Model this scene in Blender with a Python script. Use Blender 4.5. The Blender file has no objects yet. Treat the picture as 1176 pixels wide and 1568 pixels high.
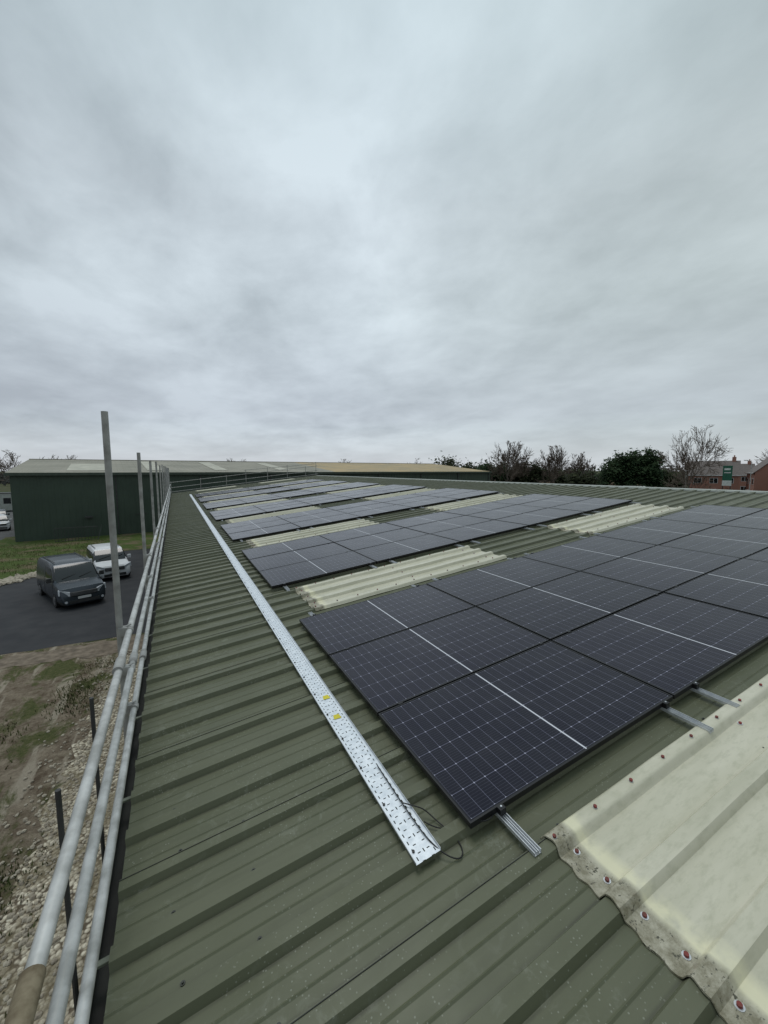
import bpy, bmesh, math, random
from mathutils import Vector, Matrix
random.seed(7)
S=bpy.context.scene
CAMZ=6.6
TH=math.radians(6.5); CT=math.cos(TH); ST=math.sin(TH)
def W(s,y,n): return Vector((s*CT-n*ST, y, s*ST+n*CT+CAMZ))
RM=Matrix(((CT,0,-ST,0),(0,1,0,0),(ST,0,CT,CAMZ),(0,0,0,1)))
PAN=-2.17; PNL=-2.07
# ---------------------------------------------------------------- materials
def newmat(name):
    m=bpy.data.materials.new(name); m.use_nodes=True
    nt=m.node_tree; b=nt.nodes['Principled BSDF']
    return m,nt,b
class N:
    def __init__(s,nt): s.nt=nt
    def n(s,t,**k):
        x=s.nt.nodes.new(t)
        for a,v in k.items(): setattr(x,a,v)
        return x
    def set(s,sock,v):
        if isinstance(v,(int,float,tuple,list)): sock.default_value=v
        else: s.nt.links.new(v,sock)
    def m(s,op,a,b=0.0,c=None):
        x=s.n('ShaderNodeMath',operation=op)
        s.set(x.inputs[0],a); s.set(x.inputs[1],b)
        if c is not None: s.set(x.inputs[2],c)
        return x.outputs[0]
    def mix(s,f,a,b,bt='MIX'):
        x=s.n('ShaderNodeMix',data_type='RGBA',blend_type=bt)
        s.set(x.inputs[0],f); s.set(x.inputs[6],a if not isinstance(a,tuple) else (*a,1)[:4]); s.set(x.inputs[7],b if not isinstance(b,tuple) else (*b,1)[:4])
        return x.outputs[2]
    def noise(s,vec,scale,detail=4,rough=.55,dist=0):
        x=s.n('ShaderNodeTexNoise'); x.inputs['Scale'].default_value=scale; x.inputs['Detail'].default_value=detail
        x.inputs['Roughness'].default_value=rough; x.inputs['Distortion'].default_value=dist
        if vec is not None: s.nt.links.new(vec,x.inputs['Vector'])
        return x.outputs['Fac']
    def rng(s,v,a,b,c=0.,d=1.):
        x=s.n('ShaderNodeMapRange'); s.set(x.inputs[0],v)
        for i,q in enumerate((a,b,c,d)): x.inputs[i+1].default_value=q
        return x.outputs[0]
    def coord(s,which='Object'): return s.n('ShaderNodeTexCoord').outputs[which]
    def vscale(s,v,sc):
        x=s.n('ShaderNodeMapping'); s.nt.links.new(v,x.inputs[0]); x.inputs['Scale'].default_value=sc; return x.outputs[0]
    def bump(s,h,strength,dist,b):
        x=s.n('ShaderNodeBump'); x.inputs['Strength'].default_value=strength; x.inputs['Distance'].default_value=dist
        s.nt.links.new(h,x.inputs['Height']); s.nt.links.new(x.outputs[0],b.inputs['Normal'])
def mat(name,c1,c2=None,rough=.6,metal=0,scale=5,detail=4,lo=.35,hi=.65,bump=0,bd=.01,spec=.5,r2=None):
    m,nt,b=newmat(name); q=N(nt)
    b.inputs['Roughness'].default_value=rough; b.inputs['Metallic'].default_value=metal
    b.inputs['Specular IOR Level'].default_value=spec
    if c2 is None: c2=tuple(x*.75 for x in c1)
    f=q.noise(q.coord(),scale,detail)
    g=q.rng(f,lo,hi)
    nt.links.new(q.mix(g,c1,c2),b.inputs['Base Color'])
    if r2 is not None: nt.links.new(q.rng(f,lo,hi,rough,r2),b.inputs['Roughness'])
    if bump: q.bump(f,bump,bd,b)
    return m
def roofmat():
    m,nt,b=newmat('olive_coated_sheet'); q=N(nt); co=q.coord()
    sep=q.n('ShaderNodeSeparateXYZ'); nt.links.new(co,sep.inputs[0])
    base=q.mix(q.rng(q.noise(co,.9,3),.35,.65),(.100,.108,.062),(.124,.130,.080))
    streak=q.noise(q.vscale(co,(1.2,9,1)),1.6,5)
    base=q.mix(q.m('MULTIPLY',q.rng(streak,.45,.75),.32),base,(.064,.068,.041))
    ph=q.m('FRACT',q.m('DIVIDE',q.m('ADD',sep.outputs[1],-.301+.171+34.2),.342))
    dd=q.m('ABSOLUTE',q.m('SUBTRACT',q.m('ABSOLUTE',q.m('SUBTRACT',ph,.5)),.178))
    dark_tone=q.m('MULTIPLY',q.rng(dd,0,.035,1,0),q.rng(q.noise(q.vscale(co,(1,4,1)),2.2,5),.3,.6))  # darker line along both feet of each rib, broken up by noise
    base=q.mix(q.m('MULTIPLY',dark_tone,.65),base,(.038,.039,.025))
    sc=q.noise(co,6,7,.72,1.8); patch=q.noise(co,1.3,2)
    f=q.m('MULTIPLY',q.rng(sc,.54,.66),q.rng(patch,.40,.58))
    base=q.mix(q.m('MULTIPLY',f,.42),base,(.23,.24,.185))
    v=q.n('ShaderNodeTexVoronoi'); v.inputs['Scale'].default_value=44; nt.links.new(co,v.inputs['Vector'])
    sp=q.m('MULTIPLY',q.m('LESS_THAN',v.outputs['Distance'],.16),q.rng(q.noise(co,2.1,3),.47,.56))
    base=q.mix(q.m('MULTIPLY',sp,.45),base,(.32,.33,.27))
    # scattered round scuffs
    v2=q.n('ShaderNodeTexVoronoi'); v2.inputs['Scale'].default_value=3.1; nt.links.new(co,v2.inputs['Vector'])
    ring=q.m('MULTIPLY',q.rng(v2.outputs['Distance'],.16,.24,1,0),q.rng(q.noise(co,26,5,.8),.48,.62))
    spc=q.n('ShaderNodeSeparateColor'); nt.links.new(v2.outputs['Color'],spc.inputs[0])
    ring=q.m('MULTIPLY',ring,q.m('GREATER_THAN',spc.outputs[0],.62))
    base=q.mix(q.m('MULTIPLY',ring,.45),base,(.22,.235,.18))
    nt.links.new(base,b.inputs['Base Color'])
    nt.links.new(q.rng(q.noise(co,3,4),.3,.7,.38,.58),b.inputs['Roughness'])
    b.inputs['Specular IOR Level'].default_value=.36
    q.bump(q.noise(co,14,3),.12,.004,b)
    return m
M_roof=roofmat()
def grpmat():
    m,nt,b=newmat('weathered_grp'); q=N(nt); co=q.coord()
    sep=q.n('ShaderNodeSeparateXYZ'); nt.links.new(co,sep.inputs[0]); x=sep.outputs[0]
    base=q.mix(q.rng(q.noise(q.vscale(co,(.6,4,1)),1.4,4),.35,.65),(.63,.60,.475),(.51,.49,.37))
    base=q.mix(q.m('MULTIPLY',q.rng(q.noise(q.vscale(co,(3,9,1)),3,6,.7),.48,.72),.5),base,(.35,.35,.24))
    end=q.rng(q.m('ADD',x,q.m('MULTIPLY',q.m('SUBTRACT',q.noise(co,5,3),.5),.06)),.11,.15,1,0)
    dark_tone=q.mix(q.rng(q.noise(co,11,7,.78),.36,.60),(.48,.45,.35),(.20,.18,.115))  # dirt colours of the stained lower end
    dark_tone=q.mix(q.rng(q.noise(co,50,3,.6),.60,.66),dark_tone,(.07,.065,.04))
    band=q.m('MULTIPLY',q.rng(x,.12,.15),q.rng(x,.19,.25,1,0))
    base=q.mix(q.m('MULTIPLY',q.m('MULTIPLY',band,q.rng(q.noise(co,8,4),.3,.5)),.6),base,(.85,.80,.54))
    base=q.mix(end,base,dark_tone)
    nt.links.new(base,b.inputs['Base Color']); b.inputs['Roughness'].default_value=.36
    b.inputs['Specular IOR Level'].default_value=.5
    q.bump(q.noise(co,45,3),.08,.002,b)
    return m
M_grp=grpmat()
PL,PW=1.955,1.134
def pvmat():
    m,nt,b=newmat('pv_glass_cells'); q=N(nt); co=q.coord()
    sep=q.n('ShaderNodeSeparateXYZ'); nt.links.new(co,sep.inputs[0]); x,y=sep.outputs[0],sep.outputs[1]
    cw=(PL/2-.012-.022)/11; ch=(PW-.044)/6
    xp=q.m('SUBTRACT',q.m('ABSOLUTE',q.m('SUBTRACT',x,PL/2)),.010)
    yp=q.m('SUBTRACT',y,.022)
    def edge(v,c):
        fr=q.m('FRACT',q.m('DIVIDE',v,c))
        return q.m('MULTIPLY',q.m('SUBTRACT',.5,q.m('ABSOLUTE',q.m('SUBTRACT',fr,.5))),c)
    ex=edge(xp,cw); ey=edge(yp,ch)
    line=q.m('MAXIMUM',q.m('LESS_THAN',ex,.0012),q.m('LESS_THAN',ey,.0017))
    dot=q.m('LESS_THAN',q.m('ADD',ex,ey),.0070)
    bb=edge(yp,ch/9)
    bus=q.m('LESS_THAN',bb,.0009)
    inside=q.m('MULTIPLY',q.m('MULTIPLY',q.m('GREATER_THAN',xp,0),q.m('LESS_THAN',xp,cw*11)),q.m('MULTIPLY',q.m('GREATER_THAN',yp,0),q.m('LESS_THAN',yp,ch*6)))
    info=q.n('ShaderNodeObjectInfo')
    cell=q.mix(info.outputs['Random'],(.0065,.0065,.016),(.011,.010,.022))
    c=q.mix(q.m('MULTIPLY',bus,.22),cell,(.22,.22,.28))
    c=q.mix(q.m('MULTIPLY',line,.85),c,(.18,.18,.25))
    c=q.mix(dot,c,(.36,.36,.45))
    c=q.mix(inside,(.012,.012,.018),c)
    c=q.mix(q.m('LESS_THAN',xp,-.0045),c,(.70,.71,.76))
    # thin film of dust
    c=q.mix(q.m('MULTIPLY',q.rng(q.noise(co,2.2,6,.65),.4,.7),.025),c,(.4,.4,.36))
    nt.links.new(c,b.inputs['Base Color'])
    nt.links.new(q.rng(q.noise(co,3,5),.3,.7,.12,.24),b.inputs['Roughness'])
    b.inputs['Specular IOR Level'].default_value=.22
    return m
M_pv=pvmat()
M_frame=mat('black_anodised',(.014,.014,.016),rough=.4,spec=.35)
M_alu=mat('aluminium',(.66,.68,.70),(.5,.52,.54),rough=.4,metal=.5,scale=20)
M_galv=mat('galvanised_tube',(.60,.60,.58),(.34,.34,.32),rough=.42,metal=.3,scale=9,detail=8,bump=.15,bd=.002)
M_galv2=mat('weathered_tube',(.42,.42,.40),(.26,.255,.24),rough=.55,metal=.2,scale=9,detail=8,bump=.15,bd=.002)
M_rust=mat('rusty_sleeve',(.24,.20,.13),(.12,.09,.05),rough=.8,scale=25,detail=6)
M_dark=mat('dark_steel',(.05,.05,.05),(.03,.03,.03),rough=.6)
M_gut=mat('gutter_dark',(.03,.033,.028),(.015,.015,.013),rough=.7)
M_trim=mat('olive_trim',(.15,.16,.115),(.11,.115,.085),rough=.5,scale=4)
M_red=mat('red_washer',(.26,.03,.025),(.12,.03,.02),rough=.6,scale=30)
M_screw=mat('screw_head',(.04,.045,.035),rough=.5)
M_rubber=mat('rubber',(.02,.02,.02),rough=.8)
M_cable=mat('black_cable',(.01,.01,.01),rough=.5)
M_yel=mat('yellow_label',(.78,.70,.02),(.6,.5,.02),rough=.5)
M_wallL=mat('green_cladding_wall',(.06,.08,.06),rough=.6)
def traymat():
    m,nt,b=newmat('perforated_galvanised'); q=N(nt); co=q.coord()
    sep=q.n('ShaderNodeSeparateXYZ'); nt.links.new(co,sep.inputs[0]); x,y=sep.outputs[0],sep.outputs[1]
    def cellc(v,c,off=0.): 
        return q.m('MULTIPLY',q.m('ABSOLUTE',q.m('SUBTRACT',q.m('FRACT',q.m('DIVIDE',q.m('ADD',v,off),c)),.5)),c)
    def slot(x0,hw,hl,per,off):
        return q.m('MULTIPLY',q.m('LESS_THAN',q.m('ABSOLUTE',q.m('SUBTRACT',x,x0)),hw),q.m('LESS_THAN',cellc(y,per,off),hl))
    s=slot(.024,.0030,.011,.05,0)
    for a in [(.050,.009,.0030,.05,.025),(.078,.0030,.011,.10,0),(.106,.009,.0030,.05,.025),(.131,.0030,.011,.05,0)]:
        s=q.m('MAXIMUM',s,slot(*a))
    nt.links.new(q.mix(q.rng(q.noise(co,18,6,.65),.38,.62),(.84,.88,.92),(.64,.69,.74)),b.inputs['Base Color'])
    b.inputs['Metallic'].default_value=.3; nt.links.new(q.rng(q.noise(co,9,4),.3,.7,.28,.5),b.inputs['Roughness'])
    nt.links.new(q.m('SUBTRACT',1,s),b.inputs['Alpha'])
    return m
M_tray=traymat()
# ---------------------------------------------------------------- builder
class B:
    def __init__(s): s.v=[];s.f=[];s.mi=[];s.mats=[]
    def mid(s,m):
        if m not in s.mats: s.mats.append(m)
        return s.mats.index(m)
    def add(s,vs,fs,m):
        o=len(s.v); s.v+= [tuple(x) for x in vs]; i=s.mid(m)
        for f in fs: s.f.append([o+k for k in f]); s.mi.append(i)
    def box(s,lo,hi,m,M=None,T=None):
        vs=[Vector((x,y,z)) for x in (lo[0],hi[0]) for y in (lo[1],hi[1]) for z in (lo[2],hi[2])]
        if T: vs=[T(*v) for v in vs]
        if M is not None: vs=[M@v for v in vs]
        s.add(vs,[(0,1,3,2),(4,6,7,5),(0,4,5,1),(2,3,7,6),(0,2,6,4),(1,5,7,3)],m)
    def tube(s,a,b,r,m,n=12,r2=None,cap=True):
        a=Vector(a);b=Vector(b);r2=r if r2 is None else r2
        d=(b-a).normalized(); u=d.orthogonal().normalized(); w=d.cross(u)
        vs=[]
        for p,rr in ((a,r),(b,r2)):
            for i in range(n):
                t=2*math.pi*i/n; vs.append(p+u*math.cos(t)*rr+w*math.sin(t)*rr)
        fs=[(i,(i+1)%n,n+(i+1)%n,n+i) for i in range(n)]
        if cap: fs+=[tuple(range(n))[::-1],tuple(range(n,2*n))]
        s.add(vs,fs,m)
    def make(s,name,parent=None,smooth=False,bevel=0,matrix=None):
        me=bpy.data.meshes.new(name); me.from_pydata(s.v,[],s.f); 
        for m in s.mats: me.materials.append(m)
        me.polygons.foreach_set('material_index',s.mi)
        if smooth: me.polygons.foreach_set('use_smooth',[True]*len(s.f))
        me.update()
        o=bpy.data.objects.new(name,me); S.collection.objects.link(o)
        if matrix is not None: o.matrix_world=matrix
        if parent: o.parent=parent
        if bevel:
            b=o.modifiers.new('b','BEVEL'); b.width=bevel; b.segments=2; b.limit_method='ANGLE'
        if smooth:
            try: me.set_sharp_from_angle(angle=math.radians(40))
            except Exception: pass
        return o
def empty(name,loc=(0,0,0)):
    o=bpy.data.objects.new(name,None); o.location=loc; S.collection.objects.link(o); return o
# ---------------------------------------------------------------- main warehouse
WH=empty('warehouse')
RIBP=.342; RC0=.301
Y0=RC0-.171-RIBP*18; Y1=43.0; EAVE=-.61; RIDGE=13.75
def profile(y0,y1,h=.038):
    pts=[]
    k=math.floor((y0-RC0)/RIBP)-1
    while True:
        c=RC0+RIBP*k
        if c-.2>y1: break
        for dy,n in ((-.056,0),(-.036,h),(.036,h),(.056,0),(.118,0),(.126,.005),(.134,0),(.205,0),(.213,.005),(.221,0)):
            if y0<=c+dy<=y1: pts.append((c+dy,n))
        k+=1
    return [(y0,pts[0][1])]+pts+[(y1,pts[-1][1])]
def sheet(s0,s1,y0,y1,m,dn,segs=1):
    b=B(); pr=profile(y0,y1); vs=[]
    for j in range(segs+1):
        s=s0+(s1-s0)*j/segs
        for y,n in pr: vs.append((s,y,n+dn))
    k=len(pr); fs=[(j*k+i,(j+1)*k+i,(j+1)*k+i+1,j*k+i+1) for j in range(segs) for i in range(k-1)]
    b.add(vs,fs,m); return b
sheet(EAVE,7.1,Y0,Y1,M_roof,PAN).make('roof_sheeting_lower',WH,matrix=RM)
sheet(6.95,RIDGE,Y0,Y1,M_roof,PAN+.003).make('roof_sheeting_upper',WH,matrix=RM)
b=B(); k=-15
while RC0+RIBP*k<Y1-.5:
    c=RC0+RIBP*k
    b.box((EAVE-.004,c+.027,PAN+.0385),(RIDGE-.2,c+.030,PAN+.0415),M_gut,T=W)
    k+=3
b.make('side_laps',WH)
ridge=W(RIDGE,0,PAN)
RM2=Matrix.Translation((ridge.x,0,ridge.z))@Matrix(((CT,0,ST,0),(0,1,0,0),(-ST,0,CT,0),(0,0,0,1)))
sheet(0,14.4,Y0,Y1,M_roof,0).make('roof_sheeting_back',WH,matrix=RM2)
M_ridge=mat('ridge_flashing',(.42,.44,.40),(.32,.34,.30),rough=.5,scale=3)
b=B()
yy=Y0
while yy<Y1:
    y2=min(yy+3,Y1)
    for (sa,sb) in ((-.17,0),(0,.17)):
        za=-abs(sa)*ST/CT+ridge.z+.048; zb=-abs(sb)*ST/CT+ridge.z+.048
        b.add([(ridge.x+sa,yy,za),(ridge.x+sb,yy,zb),(ridge.x+sb,y2-.01,zb),(ridge.x+sa,y2-.01,za)],[(0,1,2,3)],M_ridge)
    b.add([(ridge.x-.17,yy,ridge.z+.048-.17*ST),(ridge.x-.17,y2,ridge.z+.048-.17*ST),(ridge.x-.17,y2,ridge.z+.0-.17*ST),(ridge.x-.17,yy,ridge.z-.17*ST)],[(0,1,2,3)],M_ridge)
    yy=y2
k=-17
while RC0+RIBP*k<Y1-.3:
    c=RC0+RIBP*k
    b.box((RIDGE-.26,c+.06,PAN+.001),(RIDGE-.18,c+.28,PAN+.034),M_ridge,T=W); k+=1
b.make('ridge_cap',WH)
b=B()
ev=W(EAVE,0,PAN); xr=2*ridge.x-ev.x
wx=ev.x+.10
b.box((wx,Y0+.1,0),(wx+.15,Y1-.15,ev.z-.06),M_wallL)
b.box((xr-.3,Y0+.1,0),(xr-.15,Y1-.15,ev.z-.06),M_wallL)
for yg in (Y0+.1,Y1-.3):
    vs=[(wx+.16,yg,0),(xr-.31,yg,0),(xr-.31,yg,ev.z-.1),(ridge.x,yg,ridge.z-.1),(wx+.16,yg,ev.z-.1)]
    vs+= [(x,y+.12,z) for x,y,z in vs]
    b.add(vs,[(0,1,2,3,4),(9,8,7,6,5),(0,5,6,1),(1,6,7,2),(2,7,8,3),(3,8,9,4),(4,9,5,0)],M_wallL)
b.make('walls',WH)
b=B()
b.box((EAVE-.02,Y1,PAN-.15),(RIDGE,Y1+.03,PAN+.06),M_trim,T=W)
b.box((EAVE-.02,Y1-.18,PAN+.045),(RIDGE,Y1-.001,PAN+.06),M_trim,T=W)
b.make('verge_trim',WH)
b=B()
gx0=ev.x-.085; gz=ev.z
b.box((gx0,Y0,gz-.14),(gx0+.012,Y1,gz-.005),M_trim)
b.box((gx0+.012,Y0,gz-.14),(ev.x+.09,Y1,gz-.128),M_gut)
b.box((gx0-.02,Y0,gz-.012),(gx0-.0005,Y1,gz-.004),M_trim)
b.make('gutter',WH)
b=B()
y=2.02-1.026*6
while y<Y1:
    b.box((EAVE-.10,y-.014,PAN+.001),(EAVE+.03,y+.014,PAN+.016),M_trim,T=W); y+=1.026
b.make('gutter_brackets',WH,bevel=.002)
b=B()
k=-17
while RC0+RIBP*k<Y1-.3:
    c=RC0+RIBP*k
    for s in (-.33,.02,1.55,3.1,4.7,6.2,6.98,8.5,10,11.8,13.3):
        if c>20 and s>0.5: continue
        ss=s+random.uniform(-.03,.03); yy=c+.075+random.uniform(-.008,.008)
        b.tube(W(ss,yy,PAN-.001),W(ss,yy,PAN+.004),.011,M_screw,8)
        b.tube(W(ss,yy,PAN+.004),W(ss,yy,PAN+.011),.005,M_screw,6)
    k+=1
b.make('roof_fixings',WH)
BAY=15*RIBP
def gprof(y0,y1,h):
    pts=[]; n=int(round((y1-y0)/.012))
    for i in range(n+1):
        y=y0+(y1-y0)*i/n; d=abs(((y-RC0+RIBP/2)%RIBP)-RIBP/2)
        t=min(1,max(0,(.064-d)/.030)); t=t*t*(3-2*t); pts.append((y,h*t))
    return pts
for k in range(-1,9):
    y0=RC0-.066+BAY*k; y1=y0+RIBP*3+.132
    if y0>Y1-1: break
    for (s0,s1) in ((1.44,5.05),(7.3,10.8)):
        bb=B(); pr=gprof(y0,y1,.044); vs=[];segs=40; kk=len(pr)
        rr_=random.Random(k*7+int(s0)); ph=rr_.uniform(0,6)
        for j in range(segs+1):
            x=(s1-s0)*j/segs; wv=.0022*math.sin(x*7+ph)
            for i,(y,n) in enumerate(pr): vs.append((x+(.006*math.sin(i*.7+ph)+.004*math.sin(i*.23) if j==0 else 0),y,n+.009+wv))
        for i in range(kk): v=vs[i]; vs.append((v[0]-.001,v[1],v[2]-.008))
        fs=[(j*kk+i,(j+1)*kk+i,(j+1)*kk+i+1,j*kk+i+1) for j in range(segs) for i in range(kk-1)]
        e=(segs+1)*kk
        fs+=[(e+i,i,i+1,e+i+1) for i in range(kk-1)]
        bb.add(vs,fs,M_grp)
        bb.make('rooflight',WH,smooth=True,matrix=RM@Matrix.Translation((s0,0,PAN)))
        if k<3:
            b2=B()
            for r in range(4):
                c=y0+.066+RIBP*r
                for xx in (.09,1.8,3.4):
                    for dy in (-.088,.088):
                        if not(y0<c+dy<y1): continue
                        b2.tube((xx,c+dy,.006),(xx,c+dy,.0135),.017,M_alu,12); b2.tube((xx,c+dy,.0135),(xx,c+dy,.023),.010,M_red,8)
                if r in(0,3):
                    xx=.03
                    while xx<s1-s0:
                        b2.tube((xx,c,.044),(xx,c,.057),.012,M_alu,10); b2.tube((xx,c,.057),(xx,c,.067),.010,M_red,8); xx+=.33
            b2.make('rooflight_fixings',WH,matrix=RM@Matrix.Translation((s0,0,PAN)))
# ---------------------------------------------------------------- solar arrays
def panel_mesh():
    b=B(); t=.035; w=.011
    b.box((0,0,-t),(PL,w,0),M_frame); b.box((0,PW-w,-t),(PL,PW,0),M_frame)
    b.box((0,w,-t),(w,PW-w,0),M_frame); b.box((PL-w,w,-t),(PL,PW-w,0),M_frame)
    b.add([(w,w,-.002),(PL-w,w,-.002),(PL-w,PW-w,-.002),(w,PW-w,-.002)],[(0,1,2,3)],M_pv)
    b.add([(w,w,-.008),(w,PW-w,-.008),(PL-w,PW-w,-.008),(PL-w,w,-.008)],[(0,1,2,3)],M_frame)
    me=bpy.data.meshes.new('solar_panel'); me.from_pydata(b.v,[],b.f)
    for m in b.mats: me.materials.append(m)
    me.polygons.foreach_set('material_index',b.mi); me.update(); return me
PM=panel_mesh()
for r in range(7):
    ya=1.59+r*BAY
    A=empty('solar_panel_array')
    for i in range(5):
        for j in range(3):
            o=bpy.data.objects.new('panel_%d_%d'%(i,j),PM); S.collection.objects.link(o)
            jz=random.uniform(-.002,.002)
            o.matrix_world=RM@Matrix.Translation((1.125+i*1.972,ya+j*1.154,PNL+jz))@Matrix.Rotation(random.uniform(-.0025,.0025),4,'Y'); o.parent=A
    b=B()
    for i in range(5):
        for off in (.21,1.83):
            s=1.125+i*1.972+off+ (.06 if i and off<1 else 0)
            e0=ya-.29+random.uniform(-.02,.02); e1=ya+3.44+.22+random.uniform(-.04,.05)
            b.box((s-.024,e0,PNL-.060),(s+.024,e1,PNL-.056),M_alu)
            for q0 in (-.024,-.008,.004,.02):
                b.box((s+q0,e0,PNL-.0558),(s+q0+.004,e1,PNL-.037),M_alu)
            for e in (ya,ya+3.442):
                sg=-1 if e==ya else 1
                b.box((s-.02,min(e,e+sg*.03)+sg*.001,PNL-.036),(s+.02,max(e,e+sg*.03)+sg*.001,PNL+.004),M_frame)
                b.tube((s,e+sg*.014,PNL+.004),(s,e+sg*.014,PNL+.010),.006,M_alu,8)
            for jj in (1,2):
                e=ya+jj*1.154-.0185
                b.box((s-.02,e,PNL-.03),(s+.02,e+.017,PNL+.004),M_frame)
    b.make('mounting_rails',A,matrix=RM)
# ---------------------------------------------------------------- cable tray
TR=empty('cable_tray')
b=B(); TW=.155
ys=[1.60]; 
while ys[-1]<35: ys.append(ys[-1]+3.0)
for a,c in zip(ys[:-1],ys[1:]):
    b.add([(0,a,0),(TW,a,0),(TW,c-.004,0),(0,c-.004,0)],[(0,1,2,3)],M_tray)
    for x in (0,TW-.0015): b.box((x,a,.0005),(x+.0015,c-.004,.014),M_alu)
b.make('tray',TR,matrix=RM@Matrix.Translation((.775,0,PAN+.044)))
b=B()
for (s,y) in ((.87,3.27),(.855,2.96)):
    b.add([W(s-.03,y-.02,PAN+.048),W(s+.03,y-.03,PAN+.048),W(s+.025,y+.03,PAN+.048),W(s-.02,y+.035,PAN+.048)],[(0,1,2,3)],M_yel)
b.make('labels',TR)
b=B()
for c in range(0,95):
    y=RC0+RIBP*(c+4)
    if y>35: break
    b.tube(W(.80,y,PAN+.045),W(.80,y,PAN+.051),.008,M_dark,8)
b.make('tray_screws',TR)
cu=bpy.data.curves.new('dc_cable','CURVE'); cu.dimensions='3D'; cu.bevel_depth=.0035
def spl(pts):
    sp=cu.splines.new('NURBS'); sp.points.add(len(pts)-1)
    for p,c in zip(sp.points,pts): p.co=(*W(*c),1)
    sp.use_endpoint_u=True; sp.order_u=4
spl([(.9,1.95,PAN+.055),(.94,1.88,PAN+.07),(.99,1.86,PAN+.05),(1.02,1.78,PAN+.01),(1.06,1.66,PAN+.008),(1.05,1.56,PAN+.008),(1.0,1.52,PAN+.01),(.94,1.57,PAN+.03),(.9,1.66,PAN+.055),(.89,1.8,PAN+.055),(.9,2.3,PAN+.055)])
spl([(.95,1.80,PAN+.03),(1.0,1.72,PAN+.01),(1.1,1.68,PAN+.01),(1.18,1.72,PAN+.04),(1.25,1.8,PAN+.05)])
spl([(1.16,1.62,PNL-.02),(1.22,1.56,PNL-.03),(1.28,1.57,PNL-.03),(1.33,1.62,PNL-.03)])
o=bpy.data.objects.new('dc_cable',cu); o.data.materials.append(M_cable); S.collection.objects.link(o)
# ---------------------------------------------------------------- scaffold
SC=empty('scaffold_edge_protection')
b=B(); R=.0242
def Z(z): return z+CAMZ
rails=[(-.40,-1.339),(-.405,-1.68),(-.40,-2.02)]
for i,(x,z) in enumerate(rails):
    y=-3.2+i*.9
    while y<43:
        y2=min(y+6.4,43.6); dx=random.uniform(-.006,.006); dz=random.uniform(-.008,.008)
        b.tube((x+dx,y,Z(z)-dz),(x-dx,y2-.004,Z(z)+dz),R,M_galv,18)
        b.tube((x,y-.09,Z(z)),(x,y+.09,Z(z)),R+.009,M_galv2,14)
        y=y2; 
b.tube((rails[0][0],.75,Z(rails[0][1])),(rails[0][0],1.27,Z(rails[0][1])),R+.006,M_rust,18)
b.make('rails',SC,smooth=True)
b=B(); ysd=[3.915,7.19]+[7.19+3.27*i for i in range(1,12)]
for i,y in enumerate(ysd):
    top=[.462,.264][i] if i<2 else .24+random.uniform(-.08,.06)
    b.tube((-.47,y,Z(top)),(-.465,y,0.03),R,M_galv2,18,cap=True)
    for x,z in rails:
        b.box((-.475,y-.045,Z(z)-.035),(-.41,y+.02,Z(z)+.035),M_galv2)
        b.tube((x,y-.05,Z(z)),(x,y+.012,Z(z)),R+.007,M_galv2,14)
        b.tube((-.44,y-.01,Z(z)+.03),(-.385,y-.01,Z(z)+.05),.008,M_galv,8)
    b.tube((-.48,y+.06,Z(-2.6)),(wx,y+.06,Z(-2.6)),R,M_galv,12)
    b.box((-.56,y-.09,.002),(-.38,y+.09,.03),M_rust)
b.make('standards',SC,smooth=True)
b=B()
for y in (1.25,2.03,2.81):
    b.tube((-.50,y,Z(-1.34)),(-.50,y,Z(-2.9)),.011,M_dark,8)
    b.tube((-.50,y,Z(-2.9)),(wx,y,Z(-2.9)),.011,M_dark,8)
b.make('bracket_posts',SC)
b=B(); yg=43.55
for h in (1.05,.55,.15):
    b.tube(W(-.9,yg,PAN+h),W(RIDGE+.3,yg,PAN+h),R*1.1,M_galv2,8)
for s in (-.6,2.0,4.4,6.3,8.5,10.6,12.6,13.8):
    p=W(s,yg+.05,PAN); 
    b.tube((p.x,p.y,0),(p.x,p.y,p.z+(1.5 if s in (6.3,8.5,10.6,13.8) else 1.15)),R*1.1,M_galv2,8)
b.tube(W(6.3,yg,PAN+1.45),W(13.8,yg,PAN+1.3),R,M_galv2,8)
b.make('gable_scaffold',SC)
# ---------------------------------------------------------------- ground
def groundmat():
    m,nt,b=newmat('field_ground'); q=N(nt); co=q.coord()
    c=q.mix(q.rng(q.noise(co,.05,5),.4,.6),(.06,.075,.03),(.085,.075,.045))
    c=q.mix(q.m('MULTIPLY',q.rng(q.noise(co,1.5,5),.4,.7),.5),c,(.05,.06,.025))
    nt.links.new(c,b.inputs['Base Color']); b.inputs['Roughness'].default_value=.95; b.inputs['Specular IOR Level'].default_value=.1
    return m
def sheetobj(name,poly,z,m,jit=0,step=.5,parent=None):
    pts=[]
    for i in range(len(poly)):
        a=Vector(poly[i]);c=Vector(poly[(i+1)%len(poly)]); n=max(1,int((c-a).length/step)) if jit else 1
        for k in range(n):
            p=a.lerp(c,k/n); pts.append((p.x+random.uniform(-jit,jit),p.y+random.uniform(-jit,jit),z))
    b=B(); b.add(pts,[tuple(range(len(pts)))],m); return b.make(name,parent)
b=B(); b.add([(-3000,-3000,0),(3000,-3000,0),(3000,3000,0),(-3000,3000,0)],[(0,1,2,3)],groundmat()); b.make('ground')
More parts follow.
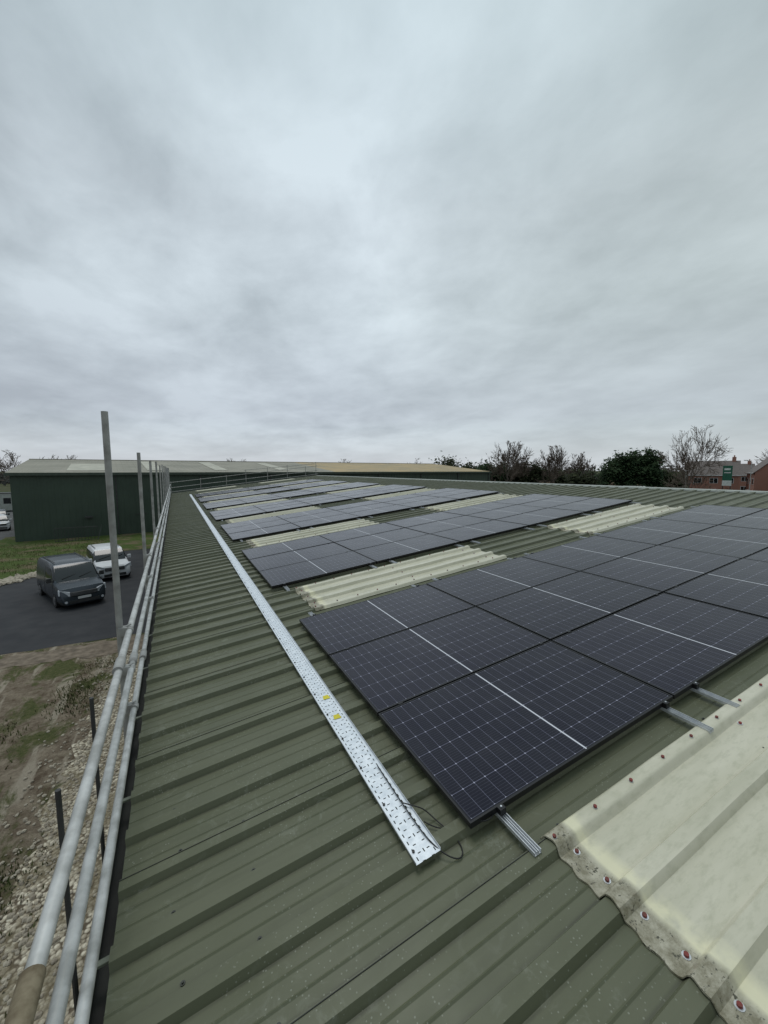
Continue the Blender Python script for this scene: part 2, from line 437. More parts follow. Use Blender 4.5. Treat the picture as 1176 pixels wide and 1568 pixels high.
def grassmud():
    m,nt,b=newmat('rough_grass_and_mud'); q=N(nt); co=q.coord()
    mud=q.mix(q.rng(q.noise(co,2.5,7,.72),.38,.62),(.33,.275,.205),(.13,.095,.065))
    mud=q.mix(q.rng(q.noise(q.vscale(co,(2.2,.35,1)),1.2,4),.55,.62),mud,(.40,.345,.27))
    gr=q.mix(q.rng(q.noise(co,9,6,.8),.35,.65),(.055,.075,.022),(.15,.145,.065))
    f=q.rng(q.noise(q.vscale(co,(1.2,.7,1)),.8,8,.72,.5),.42,.50)
    c=q.mix(f,gr,mud)
    nt.links.new(c,b.inputs['Base Color']); b.inputs['Roughness'].default_value=.95; b.inputs['Specular IOR Level'].default_value=.15
    q.bump(q.noise(co,8,6,.75),.9,.12,b); return m
sheetobj('rough_verge',[(-60,-20),(-1.5,-20),(-1.5,18.6),(-60,19.3)],.004,grassmud(),.18,.4)
def gravel():
    m,nt,b=newmat('limestone_gravel'); q=N(nt); co=q.coord()
    v=q.n('ShaderNodeTexVoronoi'); v.inputs['Scale'].default_value=17; nt.links.new(co,v.inputs['Vector'])
    sp=q.n('ShaderNodeSeparateColor'); nt.links.new(v.outputs['Color'],sp.inputs[0])
    c=q.mix(sp.outputs[0],(.38,.32,.23),(.80,.73,.58))
    c=q.mix(q.rng(v.outputs['Distance'],.45,.75),c,(.13,.10,.065))
    c=q.mix(q.m('MULTIPLY',q.rng(q.noise(co,1.1,7,.7),.46,.56),.75),c,(.20,.165,.10))
    nt.links.new(c,b.inputs['Base Color']); b.inputs['Roughness'].default_value=.9
    q.bump(q.m('SUBTRACT',1,v.outputs['Distance']),1,.04,b); return m
sheetobj('gravel_strip',[(-3.1,-20),(wx,-20),(wx,17.2),(-1.7,16.8),(-2.3,13),(-2.5,9),(-3.0,5)],.008,gravel(),.2,.3)
M_asph=mat('asphalt',(.026,.027,.031),(.042,.042,.045),rough=.8,scale=1.2,detail=8,spec=.3,bump=.2,bd=.01)
sheetobj('car_park',[(-40,19),(-.1,18.6),(-.1,39),(-5.2,38.8),(-6.2,35),(-7.6,32.2),(-9.2,30.4),(-14,28.6),(-40,27)],.008,M_asph,.06,.6)
M_kerb=mat('muddy_edge',(.24,.19,.14),(.11,.085,.06),rough=.9,scale=4,detail=6)
sheetobj('mud_edge',[(-40,18.7),(-.2,18.3),(-.2,16.8),(-3,17.0),(-8,17.7),(-40,18.0)],.012,M_kerb,.15,.3)
def gmat():
    m,nt,b=newmat('patchy_grass'); q=N(nt); co=q.coord()
    g=q.mix(q.rng(q.noise(co,3,8,.75),.35,.65),(.045,.085,.018),(.11,.13,.045))
    g=q.mix(q.rng(q.noise(co,.5,6,.7),.49,.60),g,(.16,.13,.08))
    nt.links.new(g,b.inputs['Base Color']); b.inputs['Roughness'].default_value=.95; b.inputs['Specular IOR Level'].default_value=.1
    q.bump(q.noise(co,6,6,.7),.8,.1,b); return m
sheetobj('grass_area',[(-15,29.6),(-9.2,30.6),(-7.6,32.4),(-6.2,35.2),(-5.2,39),(-.1,39.2),(-.1,60),(-15,52)],.016,gmat(),.15,.5)
M_road=mat('old_tarmac',(.10,.10,.10),(.07,.07,.07),rough=.85,scale=.5)
sheetobj('yard_road',[(-40,20),(-14.2,28),(-14.4,50),(-16,120),(-60,120),(-60,20)],.012,M_road)
M_stone=mat('rubble_stone',(.48,.43,.34),(.26,.22,.17),rough=.9,scale=8)
def ico(b,c,r,m,sq=(1,1,1)):
    t=(1+5**.5)/2
    V=[(-1,t,0),(1,t,0),(-1,-t,0),(1,-t,0),(0,-1,t),(0,1,t),(0,-1,-t),(0,1,-t),(t,0,-1),(t,0,1),(-t,0,-1),(-t,0,1)]
    Fc=[(0,11,5),(0,5,1),(0,1,7),(0,7,10),(0,10,11),(1,5,9),(5,11,4),(11,10,2),(10,7,6),(7,1,8),(3,9,4),(3,4,2),(3,2,6),(3,6,8),(3,8,9),(4,9,5),(2,4,11),(6,2,10),(8,6,7),(9,8,1)]
    b.add([(c[0]+x*r/1.9*sq[0]*random.uniform(.7,1.2),c[1]+y*r/1.9*sq[1]*random.uniform(.7,1.2),c[2]+z*r/1.9*sq[2]*random.uniform(.7,1.2)) for x,y,z in V],Fc,m)
b=B()
edge=[(-16,28.2),(-14,28.9),(-11,29.8),(-9.2,30.7),(-7.7,32.5),(-6.3,35),(-5.3,38.6)]
for _ in range(420):
    i=random.choice([0,1,1,2,2,2,2,3,3,3,4,5])
    p=Vector(edge[i]).lerp(Vector(edge[i+1]),random.random())
    ico(b,(p.x+random.gauss(0,.3),p.y+random.gauss(.2,.35),.05),random.uniform(.06,.28),M_stone,(1,1,.6))
for _ in range(2600):
    yy=random.uniform(1.5,17); xm=-3.1+yy*.07
    ico(b,(xm+random.gauss(.2,.45) if random.random()<.6 else random.uniform(xm,-.5),yy,.015),random.uniform(.015,.05),M_stone,(1,1,.7))
b.make('rubble')
def leafmat(name,c1,c2): 
    return mat(name,c1,c2,rough=.85,scale=1.2,detail=3,spec=.15)
M_tuft=leafmat('grass_blades',(.055,.08,.022),(.17,.165,.08))
b=B()
def tuft(cx,cy,n,h,sp):
    for _ in range(n):
        x=cx+random.gauss(0,sp);y=cy+random.gauss(0,sp);a=random.uniform(0,6.28);w=random.uniform(.008,.02)
        hh=h*random.uniform(.4,1); lx=random.gauss(0,.4)*hh;ly=random.gauss(0,.4)*hh
        b.add([(x-w*math.cos(a),y-w*math.sin(a),0),(x+w*math.cos(a),y+w*math.sin(a),0),(x+lx,y+ly,hh)],[(0,1,2)],M_tuft)
for _ in range(560):
    x=random.uniform(-9,-2.4); y=random.uniform(3,17)
    if math.sin(x*1.3+y*.7)+math.sin(y*.9-x*.6)>0.35: tuft(x,y,34,.12,.26)
for _ in range(260): 
    tuft(random.uniform(-14,-6),random.uniform(33,46),14,.25,.3)
b.make('grass_tufts')
# ---------------------------------------------------------------- far green building
GB=empty('green_industrial_unit')
def cladmat(name,c1,c2,ax='X',per=.2):
    m,nt,b=newmat(name); q=N(nt); co=q.coord()
    sep=q.n('ShaderNodeSeparateXYZ'); nt.links.new(co,sep.inputs[0])
    v=sep.outputs[ax]
    f=q.m('FRACT',q.m('DIVIDE',v,per))
    tri=q.rng(q.m('ABSOLUTE',q.m('SUBTRACT',f,.5)),.2,.35)
    c=q.mix(q.rng(q.noise(co,.35,4),.35,.65),c1,c2)
    nt.links.new(c,b.inputs['Base Color']); b.inputs['Roughness'].default_value=.6
    q.bump(tri,.8,.03,b); return m
M_gw=cladmat('green_profiled_cladding',(.046,.072,.050),(.034,.054,.038),'X',.5)
M_gr=cladmat('weathered_roof_sheet',(.28,.26,.20),(.20,.19,.14),'X',.6)
M_gr2=cladmat('mossy_roof_sheet',(.42,.30,.13),(.29,.23,.12),'X',.6)
M_gl=mat('pale_rooflight',(.50,.48,.39),(.36,.35,.28),rough=.6,scale=1)
b=B(); Lb=64; D=15; he=6.35; hr=7.9
b.box((0,0,0),(Lb,.15,he),M_gw)
vs=[(0,.16,0),(0,2*D,0),(0,2*D,he),(0,D,hr-.05),(0,.16,he)]
for x in (0.01,Lb-.01): b.add([(x,p[1],p[2]) for p in vs],[(0,1,2,3,4)],M_gw)
b.make('walls',GB); 
b=B()
xs=[0,4,7.5,11,12.5,18,19.5,26,27.5,33,Lb]
for i,(a,c) in enumerate(zip(xs[:-1],xs[1:])):
    m=M_gr2 if a>=30 else M_gr
    a_=a-(.3 if a==0 else 0)
    b.add([(a_,-.25,he),(c,-.25,he),(c,D,hr),(a_,D,hr)],[(0,1,2,3)],m)
    if i in (1,3,5,7):
        k0,k1=(.12,.62) if i==1 else (.15,.85)
        z=lambda t: he+(hr-he)*t+.03
        yv=lambda t: -.25+(D+.25)*t
        b.add([(a,yv(k0),z(k0)),(c,yv(k0),z(k0)),(c,yv(k1),z(k1)),(a,yv(k1),z(k1))],[(0,1,2,3)],M_gl)
b.add([(-.3,D,hr),(Lb,D,hr),(Lb,2*D,he),(-.3,2*D,he)],[(0,1,2,3)],M_gr)
b.box((-.3,-.33,he-.25),(Lb,-.26,he+.02),M_wallL)
b.box((-.3,D-.2,hr+.005),(Lb,D+.2,hr+.06),M_gr)
b.make('roof',GB)
b=B()
for x in (8,16,24,32,40,48,56,63.5):
    b.box((x-.05,-.12,0),(x+.05,-.002,he-.26),M_dark)
b.box((9.5,-.06,2.0),(10.6,-.004,2.06),M_dark)
b.box((11.2,-.05,0),(12.2,-.004,2.1),M_wallL)
b.box((5.3,-.25,1.9),(5.9,-.004,2.05),M_dark)
b.make('downpipes',GB)
GB.location=(-13.3,48.2,0); GB.rotation_euler=(0,0,math.radians(7))
b=B()
for i in range(14):
    x=-10+i*.25; b.tube((x,46.3,0),(x,46.3,1.3),.02,M_dark,6)
for z in (.1,1.3): b.tube((-10,46.3,z),(-6.75,46.3,z),.025,M_dark,6)
b.tube((-6.75,46.3,0),(-6.6,47.8,1.3),.02,M_dark,6)
b.make('railing_fence')
b=B()
b.tube((-12.2,37.5,0),(-12.2,37.5,2.3),.1,M_kerb,10); b.tube((-12.2,37.5,2.3),(-12.2,37.5,2.36),.12,M_kerb,10)
b.make('bollard_post')
# ---------------------------------------------------------------- vehicles
M_glass=mat('car_glass',(.015,.018,.02),rough=.08,spec=.6)
M_lamp=mat('headlamp',(.7,.72,.75),(.5,.52,.55),rough=.15,scale=20)
M_plate=mat('number_plate',(.75,.75,.72),(.6,.6,.6),rough=.4,scale=60)
M_chrome=mat('chrome',(.6,.6,.62),rough=.2,metal=.9)
def vehicle(name,loc,heading,L,H,hw,hoodz,cowlx,wsx,paint,van=True):
    E=empty(name)
    belt=H*.60; wt=H*.88
    st=[(0,.48,.42,.46,hw*.80),(.06,.70,.60,.66,hw*.90),(.22,hoodz*.88,hoodz*.76,hoodz*.84,hw*.96),(cowlx*.6,hoodz*.97,hoodz*.84,hoodz*.93,hw*.99),(cowlx,hoodz+.04,hoodz*.90,hoodz*.98,hw)]
    st+=[(cowlx+.12,hoodz+.16,belt*.98,hoodz+.10,hw),(wsx-.1,H*.955,belt,wt*.96,hw),(wsx+.05,H*.985,belt,wt,hw),(wsx+.95,H,belt,wt,hw),(wsx+1.05,H,belt,wt,hw),(L-1.3,H,belt,wt,hw),(L-1.2,H,belt,wt,hw),(L-.35,H*.985,belt,wt,hw*.99),(L-.12 if van else L-.3,H*.95,belt,wt*.99,hw*.97),(L-.02,belt*1.05 if not van else H*.9,belt*.97,belt if not van else wt*.95,hw*.94),(L,.5,.4,.45,hw*.9)]
    b=B(); ring=[]
    for (x,zt,zb,zw,w) in st:
        k=1 if zt>hoodz+.3 else 0
        ww=w*(.90 if k else .95); wr=w*(.80 if k else .86)
        half=[(w*.92,.22),(w,.40 if zt>.5 else .3),(w*1.0,zb*.75 if zb>.6 else zb*.9),(w*.985,zb),(ww,zw),(wr,zt*.99),(wr*.5,zt)]
        ring.append([(-x,a,z) for a,z in half]+[(-x,-a,z) for a,z in half[::-1]])
    n=len(ring[0]); vs=[p for r in ring for p in r]
    for i in range(len(st)-1):
        for j in range(n):
            j2=(j+1)%n
            m=paint
            if j in (5,6,7) and 4<=i<=5: m=M_glass
            if j in (4,8) and i==5: m=M_glass
            if j in (3,9) and (i in (5,6,7)): m=M_glass
            if j in (3,9) and not van and i in (9,10,11): m=M_glass
            if j in (3,9) and i==8: m=M_rubber
            if j in (5,6,7) and not van and i==13: m=M_glass
            if j in (0,12): m=M_rubber
            b.add([vs[i*n+j],vs[i*n+j2],vs[(i+1)*n+j2],vs[(i+1)*n+j]],[(0,1,2,3)],m)
    b.add(ring[0],[tuple(range(n))[::-1]],paint); b.add(ring[-1],[tuple(range(n))],paint)
    body=b.make('body',E)
    bm=bmesh.new(); bm.from_mesh(body.data); bmesh.ops.remove_doubles(bm,verts=bm.verts,dist=.0005); bmesh.ops.recalc_face_normals(bm,faces=bm.faces); bm.to_mesh(body.data); bm.free()
    for p in body.data.polygons: p.use_smooth=True
    md=body.modifiers.new('bv','BEVEL'); md.width=.025; md.segments=2; md.limit_method='ANGLE'; md.angle_limit=math.radians(30); md.harden_normals=True
    b=B()
    for x in (-.95,-(L-.95)):
        for s in (1,-1):
            y0=s*(hw-.20); y1=s*(hw+.012)
            b.tube((x,y0,.33),(x,y1,.33),.33,M_rubber,24)
            b.tube((x,y1,.33),(x,y1+s*.012,.33),.21,M_chrome,16)
            b.tube((x,y1+s*.012,.33),(x,y1+s*.02,.33),.06,M_dark,10)
    b.make('wheels',E,smooth=True)
    b=B()
    b.box((.035,-hw*.55,.62),(-.1,hw*.55,.80),M_dark)
    for z in (.66,.71,.76): b.box((.0352,-hw*.54,z),(.04,hw*.54,z+.015),M_chrome)
    b.box((.05,-hw*.62,.28),(-.1,hw*.62,.42),M_dark)
    b.box((.055,-.26,.46),(.0,.26,.57),M_plate)
    b.make('grille',E,bevel=.008)
    b=B()
    for s in (1,-1):
        pts=[(-.015,s*hw*.57,.64),(-.015,s*hw*.57,.82),(-.25,s*hw*.992,.95),(-.20,s*hw*.992,.70)]
        q2=[(p[0]-.12,p[1]*.95,p[2]) for p in pts]
        b.add(pts+q2,[(0,1,2,3),(7,6,5,4),(0,4,5,1),(1,5,6,2),(2,6,7,3),(3,7,4,0)],M_lamp)
        b.tube((.03,s*hw*.75,.38),(.045,s*hw*.75,.38),.06,M_lamp,10)
    b.make('headlamps',E)
    b=B()
    for s in (1,-1):
        ya=s*(hw+.02); yb=s*(hw+.22)
        b.box((-cowlx-.30,min(ya,yb),belt+.0),(-cowlx-.18,max(ya,yb),belt+.22),M_dark if van else paint)
        b.box((-cowlx-.27,min(s*(hw-.06),ya),belt+.04),(-cowlx-.21,max(s*(hw-.06),ya),belt+.09),M_dark)
    b.make('mirrors',E,bevel=.03)
    b=B()
    b.tube((-cowlx-.10,-.6,hoodz+.17),(-cowlx-.25,.0,hoodz+.30),.012,M_rubber,6)
    b.tube((-cowlx-.10,.1,hoodz+.17),(-cowlx-.25,.65,hoodz+.30),.012,M_rubber,6)
    for s in (1,-1):
        for xx in (-wsx-1.08,-cowlx-.2):
            y0,y1=sorted((s*(hw+.001),s*(hw+.004)))
            b.box((xx,y0,.4),(xx+.015,y1,belt),M_rubber)
        y0,y1=sorted((s*hw,s*(hw+.02))); b.box((-wsx-.9,y0,belt*.85),(-wsx-.72,y1,belt*.85+.03),M_rubber)
        b.tube((-wsx-.2,s*hw*.7,H+.03),(-L+.6,s*hw*.7,H+.03),.018,M_dark,6)
    b.make('trim',E)
    E.location=loc; E.rotation_euler=(0,0,heading); return E
M_pg=mat('grey_metallic_paint',(.055,.066,.08),(.048,.058,.07),rough=.25,metal=.4,scale=2)
M_pw=mat('white_paint',(.75,.75,.76),(.68,.68,.69),rough=.25,scale=2)
def hd(dx,dy): return math.atan2(dy,dx)
vehicle('panel_van',(-4.15,23.6,.01),hd(.39,-.92),4.97,1.97,.97,1.12,1.0,1.75,M_pg,True)
vehicle('parked_car',(-3.45,28.6,.01),hd(.28,-.96),4.4,1.72,.90,1.0,1.05,1.8,M_pw,False)
vehicle('parked_car',(-17.0,57.5,.02),hd(.35,-.93),4.4,1.6,.88,.95,1.05,1.8,M_pw,False)
vehicle('parked_car',(-19.6,66,.02),hd(.3,-.95),4.4,1.5,.88,.9,1.05,1.8,M_pg,False)
E=empty('portable_cabin'); b=B()
b.box((-3,-1.5,.25),(3,1.5,2.9),M_ridge); b.box((-3.05,-1.55,2.9),(3.05,1.55,3.0),M_dark)
for x in (-1.8,1.2): b.box((x,-1.53,1.3),(x+.9,-1.502,2.2),M_glass)
b.box((-.4,-1.53,.3),(.4,-1.502,2.3),M_wallL)
for x in (-2.6,2.4): b.box((x,-1.3,0),(x+.2,1.3,.249),M_dark)
b.make('shell',E); E.location=(-25.5,86,0)
# ---------------------------------------------------------------- trees
M_bark=mat('bark',(.13,.105,.085),(.08,.065,.055),rough=.9,scale=3)
M_bark2=mat('twig_bark',(.17,.13,.10),(.11,.085,.07),rough=.9,scale=3)
def bare_tree(name,x,y,h,wd,seed,depth=6,tw=.03):
    rnd=random.Random(seed); segs=[]
    def grow(p,d,L,r,dp):
        mid=p+d*L*.5+Vector((rnd.gauss(0,.05),rnd.gauss(0,.05),0))*L
        e=p+d*L
        segs.append((p,mid,r,r*.82)); segs.append((mid,e,r*.82,r*.62))
        if dp==0: return
        n=3 if dp>1 else 4
        if dp==depth: n=6
        for i in range(n):
            t=1 if i==0 else rnd.uniform(.45 if dp==depth else .3,1)
            q=p.lerp(mid,t*2) if t<.5 else mid.lerp(e,t*2-1)
            ang=rnd.uniform(.1,.35) if i==0 else rnd.uniform(.45,.95)
            ax=d.orthogonal().normalized(); ax.rotate(Matrix.Rotation(rnd.uniform(0,6.28),3,d))
            nd=(Matrix.Rotation(ang,3,ax)@d); nd.z+=.12; nd.normalize()
            grow(q,nd,L*rnd.uniform(.66,.86)*(1 if i==0 else .9),max(r*.62*(1 if i==0 else .75),.012),dp-1)
    grow(Vector((0,0,0)),Vector((0,0,1)),1.0,.045,depth)
    mz=sorted(s[1].z for s in segs)[int(len(segs)*.985)]
    top=[s for s in segs if s[1].z>mz*.4]
    cx=sum(s[1].x for s in top)/len(top); cy=sum(s[1].y for s in top)/len(top); cz=sum(s[1].z for s in top)/len(top)
    mx=sorted(abs(s[1].x-cx) for s in segs)[int(len(segs)*.97)]*2
    k=h/mz; kx=wd/mx
    def tr(a):
        z=a.z if a.z<mz else mz+(a.z-mz)*.3
        return Vector(((a.x-cx*a.z/cz)*kx,(a.y-cy*a.z/cz)*kx,z*k))
    b=B()
    for a,c,r,r2 in segs:
        tk=r<=.0121
        b.tube(tr(a),tr(c),tw if tk else max(r*k*.8,tw),M_bark if r>.015 else M_bark2,5 if r>.015 else 3,tw*.6 if tk else max(r2*k*.8,tw*.8),cap=False)
    o=b.make(name); o.location=(x,y,-.05); return o
for i,(x,y,h,w,tw) in enumerate([(67.6,32.4,12.6,8.8,.026),(65.1,67.2,12.6,8,.036),(71,69,12.0,8.5,.036),(74.2,62.5,11.8,6.5,.04),(97,73,11,7,.045),
      (-40,150,12,13,.05),(-33,155,11,9,.05),(23,185,11.5,9,.05),(60,150,11,9,.05),(84,140,11,8,.05),(120,60,10,8,.045),(150,50,13,9,.05)]):
    bare_tree('bare_tree',x,y,h,w,i*3+5,6 if i<5 else 5,tw)
def foliage(name,blobs,m,n,size,trunk=None):
    b=B(); rnd=random.Random(len(name)+int(blobs[0][0]))
    tot=sum(bl[3]*bl[5] for bl in blobs)
    for (x,y,z,rx,ry,rz) in blobs:
        k=int(n*rx*rz/tot); cl=[]
        for _ in range(max(8,int(rx*rz*5))):
            v=Vector((rnd.gauss(0,1),rnd.gauss(0,1),rnd.gauss(0,1))).normalized()*rnd.uniform(.4,.95)
            cl.append((x+v.x*rx,y+v.y*ry,z+v.z*rz,rnd.uniform(.14,.3)))
        for _ in range(k):
            c=rnd.choice(cl); rr=c[3]*min(rx,rz)
            p=Vector((c[0]+rnd.gauss(0,rr),c[1]+rnd.gauss(0,rr),max(.1,c[2]+rnd.gauss(0,rr*.9))))
            u=Vector((rnd.gauss(0,1),rnd.gauss(0,1),rnd.gauss(0,1))).normalized(); w=u.orthogonal().normalized()
            s=size*rnd.uniform(.5,1.3)
            b.add([p-u*s,p+w*s*.5,p+u*s,p-w*s*.5],[(0,1,2,3)],m)
        if trunk: b.tube((x,y,0),(x,y,z+rz*.5),.25,M_bark,8,.08)
    return b.make(name)
M_ev=leafmat('evergreen_leaf',(.022,.045,.020),(.045,.07,.03))
M_hd=leafmat('hedge_leaf',(.03,.042,.02),(.055,.06,.03))
M_tw=leafmat('twiggy_scrub',(.14,.095,.065),(.09,.07,.045))
foliage('evergreen_tree',[(83.0,54.6,5.2,2.3,2.3,4.5),(84.0,52.8,6,2.1,2.1,5.2)],M_ev,11000,.32,True)
foliage('evergreen_tree',[(85.2,51,5.6,2.3,2.3,4.9),(86.2,49.2,6.0,2.3,2.3,5.4)],M_ev,13000,.32,True)
foliage('ivy_clad_tree',[(60,83,5,4,3,4.6),(64,80,4.6,3.6,3,4.2),(68,77,4.5,4,3,3.8)],M_hd,12000,.4,True)
foliage('holly_tree',[(64.5,74,4.2,2.4,2.2,3.9),(68,72,4.4,2.4,2.2,3.8)],M_ev,12000,.36,True)
foliage('holly_tree',[(71.5,70,4.0,2.6,2.2,3.6),(75,67.5,4.2,2.4,2.2,4.0)],M_hd,12000,.36,True)
foliage('hedge',[(73+i*3.1,79-i*2.2,3.4,2.6,2,3.0+.4*math.sin(i*2.1)) for i in range(12)],M_hd,22000,.42)
foliage('scrub_hedge',[(62+i*2.4,58-i*2.6,1.5,2.2,1.6,(1.9 if i<8 else 1.5)+.4*math.sin(i*1.7)) for i in range(15)],M_tw,17000,.28)
M_dt=mat('distant_foliage',(.085,.08,.075),(.055,.06,.055),rough=1,scale=.05,spec=.05)
b=B(); rnd=random.Random(3)
for i in range(1500):
    az=rnd.uniform(-1.1,1.75); d=rnd.uniform(230,420); x=math.sin(az)*d;y=math.cos(az)*d
    hh=5.5+2.2*math.sin(az*31)+1.5*math.sin(az*77)+rnd.uniform(-1,2)
    for _ in range(22):
        p=Vector((x+rnd.gauss(0,3),y+rnd.gauss(0,3),rnd.uniform(0,1)**.7*hh)); s=rnd.uniform(.5,1.3)
        u=Vector((rnd.gauss(0,1),rnd.gauss(0,1),rnd.gauss(0,1))).normalized(); w=u.orthogonal().normalized()
        b.add([p-u*s,p+w*s*.6,p+u*s,p-w*s*.6],[(0,1,2,3)],M_dt)
b.make('distant_tree_line')
# ---------------------------------------------------------------- houses
def brickmat():
    m,nt,b=newmat('red_brick'); q=N(nt); co=q.coord()
    t=q.n('ShaderNodeTexBrick'); t.inputs['Scale'].default_value=4.4
    t.inputs['Color1'].default_value=(.40,.16,.105,1);t.inputs['Color2'].default_value=(.30,.12,.085,1);t.inputs['Mortar'].default_value=(.38,.32,.28,1)
    sp=q.n('ShaderNodeSeparateXYZ'); nt.links.new(co,sp.inputs[0]); cb=q.n('ShaderNodeCombineXYZ')
    nt.links.new(q.m('ADD',sp.outputs[0],sp.outputs[1]),cb.inputs[0]); nt.links.new(sp.outputs[2],cb.inputs[1]); nt.links.new(cb.outputs[0],t.inputs['Vector'])
    nt.links.new(t.outputs['Color'],b.inputs['Base Color']); b.inputs['Roughness'].default_value=.9; return m
M_brick=brickmat(); M_tile=mat('roof_tile',(.14,.12,.115),(.18,.15,.135),rough=.8,scale=3)
M_upvc=mat('white_upvc',(.75,.75,.75),rough=.4)
def house(x,y,w,d,h,rh,rot):
    E=empty('brick_house'); b=B()
    b.box((-w/2,-d/2,0),(w/2,d/2,h),M_brick)
    for xx in (-w/2,w/2-.02):
        b.add([(xx,-d/2,h+.001),(xx,d/2,h+.001),(xx,0,h+rh)],[(0,1,2)],M_brick)
    b.box((w/2-1.3,-.3,h+rh-.6),(w/2-.6,.3,h+rh+1.0),M_brick)
    b.tube((w/2-.95,0,h+rh+1),(w/2-.95,0,h+rh+1.4),.12,M_brick,8)
    b.make('walls',E)
    b=B(); o=.35
    for s in (1,-1):
        k=rh/(d/2)
        vs=[(-w/2-.2,s*(d/2+o),h-o*k),(w/2+.2,s*(d/2+o),h-o*k),(w/2+.2,0,h+rh+.05),(-w/2-.2,0,h+rh+.05)]
        vs+= [(p[0],p[1],p[2]+.12) for p in vs]
        b.add(vs,[(0,1,2,3),(4,5,6,7),(0,1,5,4),(0,3,7,4),(1,2,6,5)],M_tile)
    b.box((-w/2-.2,-d/2-.42,h-.28),(w/2+.2,-d/2-.36,h-.1),M_upvc)
    b.make('roof',E)
    b=B()
    for z in (1.0,3.6):
        for xx in (-w*.3,w*.02,w*.32):
            if z<2 and abs(xx)<.5: continue
            b.box((xx-.75,-d/2-.05,z),(xx+.75,-d/2-.002,z+1.25),M_upvc)
            for q0 in (-.67,.04): b.box((xx+q0,-d/2-.07,z+.08),(xx+q0+.63,-d/2-.052,z+1.17),M_glass)
    for z in (1.0,3.6): 
        b.box((-w/2-.05,-.5,z),(-w/2-.002,.5,z+1.2),M_upvc); b.box((-w/2-.07,-.42,z+.08),(-w/2-.052,.42,z+1.12),M_glass)
    b.make('windows',E)
    b=B(); b.box((-.5,-d/2-.06,0),(.5,-d/2-.002,2.1),M_dark); b.box((-.7,-d/2-.6,2.25),(.7,-d/2-.003,2.35),M_upvc); b.make('door',E)
    E.location=(x,y,0); E.rotation_euler=(0,0,math.radians(rot))
house(112.4,49.5,9,7,5.6,3.0,-66)
house(113,39,8,7,6.2,3.3,-150)
house(104,31.0,8,7,5.9,3.1,-70)
house(138,58,12,7,5.4,2.8,-60)
house(120,24,9,7,5.8,3.1,-72)
E=empty('garden_shed'); b=B(); b.box((-1.6,-1.2,0),(1.6,1.2,2.9),M_kerb); b.make('walls',E); b=B(); b.add([(-1.8,-1.4,2.85),(1.8,-1.4,2.85),(1.8,0,3.6),(-1.8,0,3.6),(1.8,1.4,2.85),(-1.8,1.4,2.85)],[(0,1,2,3),(3,2,4,5)],M_ridge); b.make('roof',E)
E.location=(78,47,0); E.rotation_euler=(0,0,-.95)
M_sg=mat('sign_green',(.01,.12,.07),(.01,.10,.06),rough=.4); M_sw=mat('sign_white',(.75,.77,.75),rough=.4)
E=empty('advertising_sign'); b=B()
b.box((-.5,-.06,4.5),(.5,.06,7.2),M_sg); b.box((-.5,-.075,4.5),(.5,-.062,5.2),M_sw); b.box((-.35,-.075,6.6),(.3,-.062,6.85),M_sw); b.box((-.35,-.075,6.2),(.35,-.062,6.32),M_sw)
b.make('board',E,bevel=.01); b=B(); b.box((-.45,-.05,0),(-.35,.05,4.5),M_dark); b.box((.35,-.05,0),(.45,.05,4.5),M_dark); b.make('posts',E)
E.location=(66.4,27.6,0); E.rotation_euler=(0,0,math.radians(-66))
for (x,y) in ((82.5,40.5),(90,34)):
    b=B(); b.tube((x,y,0),(x,y,8.0),.08,M_galv,8,.05); b.tube((x,y,8),(x-1.2,y+.3,8.3),.04,M_galv,8); b.box((x-1.9,y+.1,8.24),(x-1.1,y+.42,8.36),M_galv); b.make('street_lamp')
b=B()
for i in range(26):
    t=i/25; x=60+t*12; y=40-t*22
    b.box((x-.06,y-.06,0),(x+.06,y+.06,1.2),M_upvc)
b.tube((60,40,1.1),(72,18,1.1),.05,M_upvc,6); b.make('post_and_rail_fence')
# ---------------------------------------------------------------- world
w=bpy.data.worlds.new('World'); S.world=w; w.use_nodes=True; nt=w.node_tree; q=N(nt)
bg=nt.nodes['Background']; bg.inputs['Strength'].default_value=.1
SEL,SAZ=72,-5
sky=q.n('ShaderNodeTexSky',sky_type='NISHITA'); sky.sun_disc=False; sky.sun_elevation=math.radians(SEL); sky.sun_rotation=math.radians(SAZ)
g=q.coord('Generated'); sp=q.n('ShaderNodeSeparateXYZ'); nt.links.new(g,sp.inputs[0])
zz=q.m('ADD',q.m('MAXIMUM',sp.outputs[2],0),.18)
cb=q.n('ShaderNodeCombineXYZ'); nt.links.new(q.m('DIVIDE',sp.outputs[0],zz),cb.inputs[0]); nt.links.new(q.m('DIVIDE',sp.outputs[1],zz),cb.inputs[1])
cv=q.n('ShaderNodeMapping'); nt.links.new(cb.outputs[0],cv.inputs[0]); cv.inputs['Rotation'].default_value=(0,0,math.radians(35)); cv.inputs['Scale'].default_value=(1.15,.95,1); cv.inputs['Location'].default_value=(5.3,2.2,0)
n1=q.noise(cv.outputs[0],.9,6,.5,.2)
n2=q.noise(cv.outputs[0],3.0,7,.58,.2)
f=q.m('ADD',q.m('MULTIPLY',n1,.62),q.m('MULTIPLY',n2,.38))
f=q.rng(f,.37,.61)
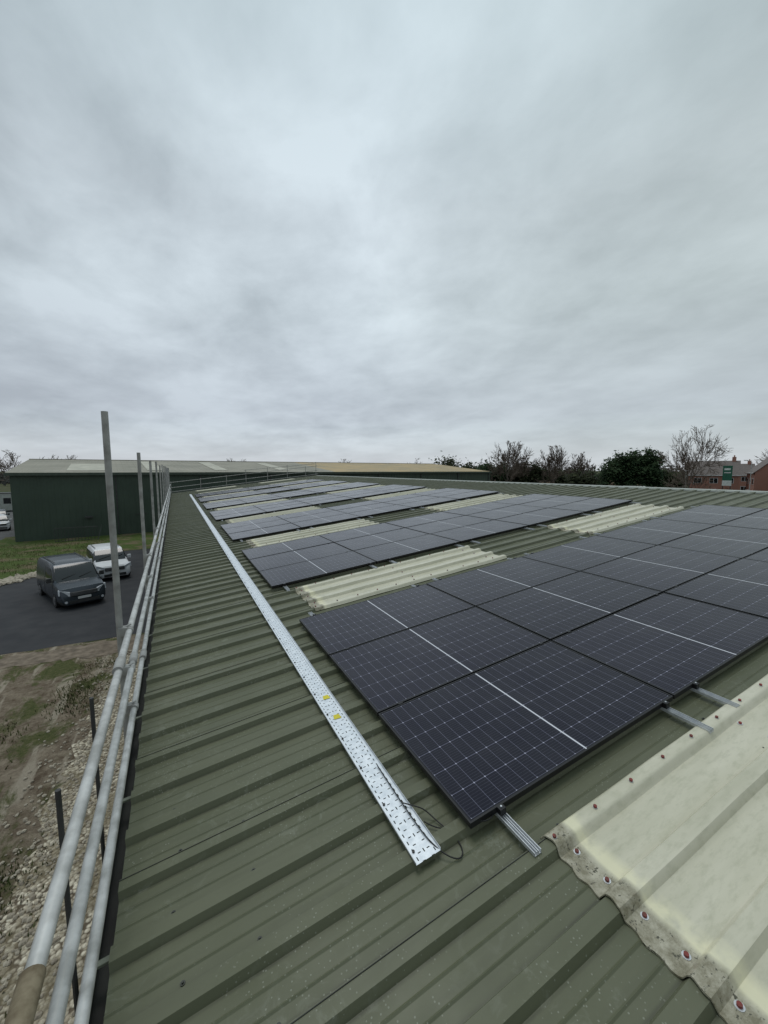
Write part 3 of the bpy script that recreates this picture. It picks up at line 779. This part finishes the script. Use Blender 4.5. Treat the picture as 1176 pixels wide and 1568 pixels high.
c=q.mix(f,(4.25,4.85,5.25),(6.7,7.55,8.1))
vm=q.n('ShaderNodeVectorMath',operation='DOT_PRODUCT'); nt.links.new(g,vm.inputs[0]); vm.inputs[1].default_value=Vector((.46,.75,.50)).normalized()
gl=q.m('MULTIPLY',q.rng(vm.outputs['Value'],.55,1.0,.85,1.10),q.rng(vm.outputs['Value'],-.6,.55,.72,1.0))
glc=q.n('ShaderNodeCombineXYZ'); 
for i in range(3): nt.links.new(gl,glc.inputs[i])
c=q.mix(1.0,c,glc.outputs[0],'MULTIPLY')
gr=q.rng(sp.outputs[0],.35,.95,0,.40)
c=q.mix(gr,c,(5.0,5.75,5.2))
hi=q.rng(sp.outputs[2],.5,.95,0,.5)
c=q.mix(hi,c,(4.5,6.2,6.5))
belt=q.m('MULTIPLY',q.rng(sp.outputs[2],.04,.12),q.rng(sp.outputs[2],.14,.34,1,0))
c=q.mix(q.m('MULTIPLY',belt,.38),c,(4.5,4.8,5.6))
hz=q.rng(sp.outputs[2],.0,.10,.85,0)
c=q.mix(hz,c,(6.0,6.25,6.7))
c=q.mix(.95,sky.outputs[0],c)
nt.links.new(c,bg.inputs['Color'])
sun=bpy.data.lights.new('sun','SUN'); sun.energy=.9; sun.angle=math.radians(25); sun.color=(1,.98,.95)
so=bpy.data.objects.new('sun',sun); S.collection.objects.link(so)
az=math.radians(SAZ); el=math.radians(SEL)
d=Vector((math.sin(az)*math.cos(el),math.cos(az)*math.cos(el),math.sin(el)))
so.rotation_euler=d.to_track_quat('Z','Y').to_euler()
# ---------------------------------------------------------------- camera
cam=bpy.data.cameras.new('camera'); co=bpy.data.objects.new('camera',cam); S.collection.objects.link(co); S.camera=co
cam.sensor_fit='VERTICAL'; cam.sensor_height=36; cam.lens=36*620/1568; cam.clip_end=6000; cam.clip_start=.05
co.location=(0,0,CAMZ)
co.rotation_euler=(math.radians(90-5.9),0,math.radians(-27.25))
S.view_settings.view_transform='Standard'; S.view_settings.look='None'; S.view_settings.exposure=0
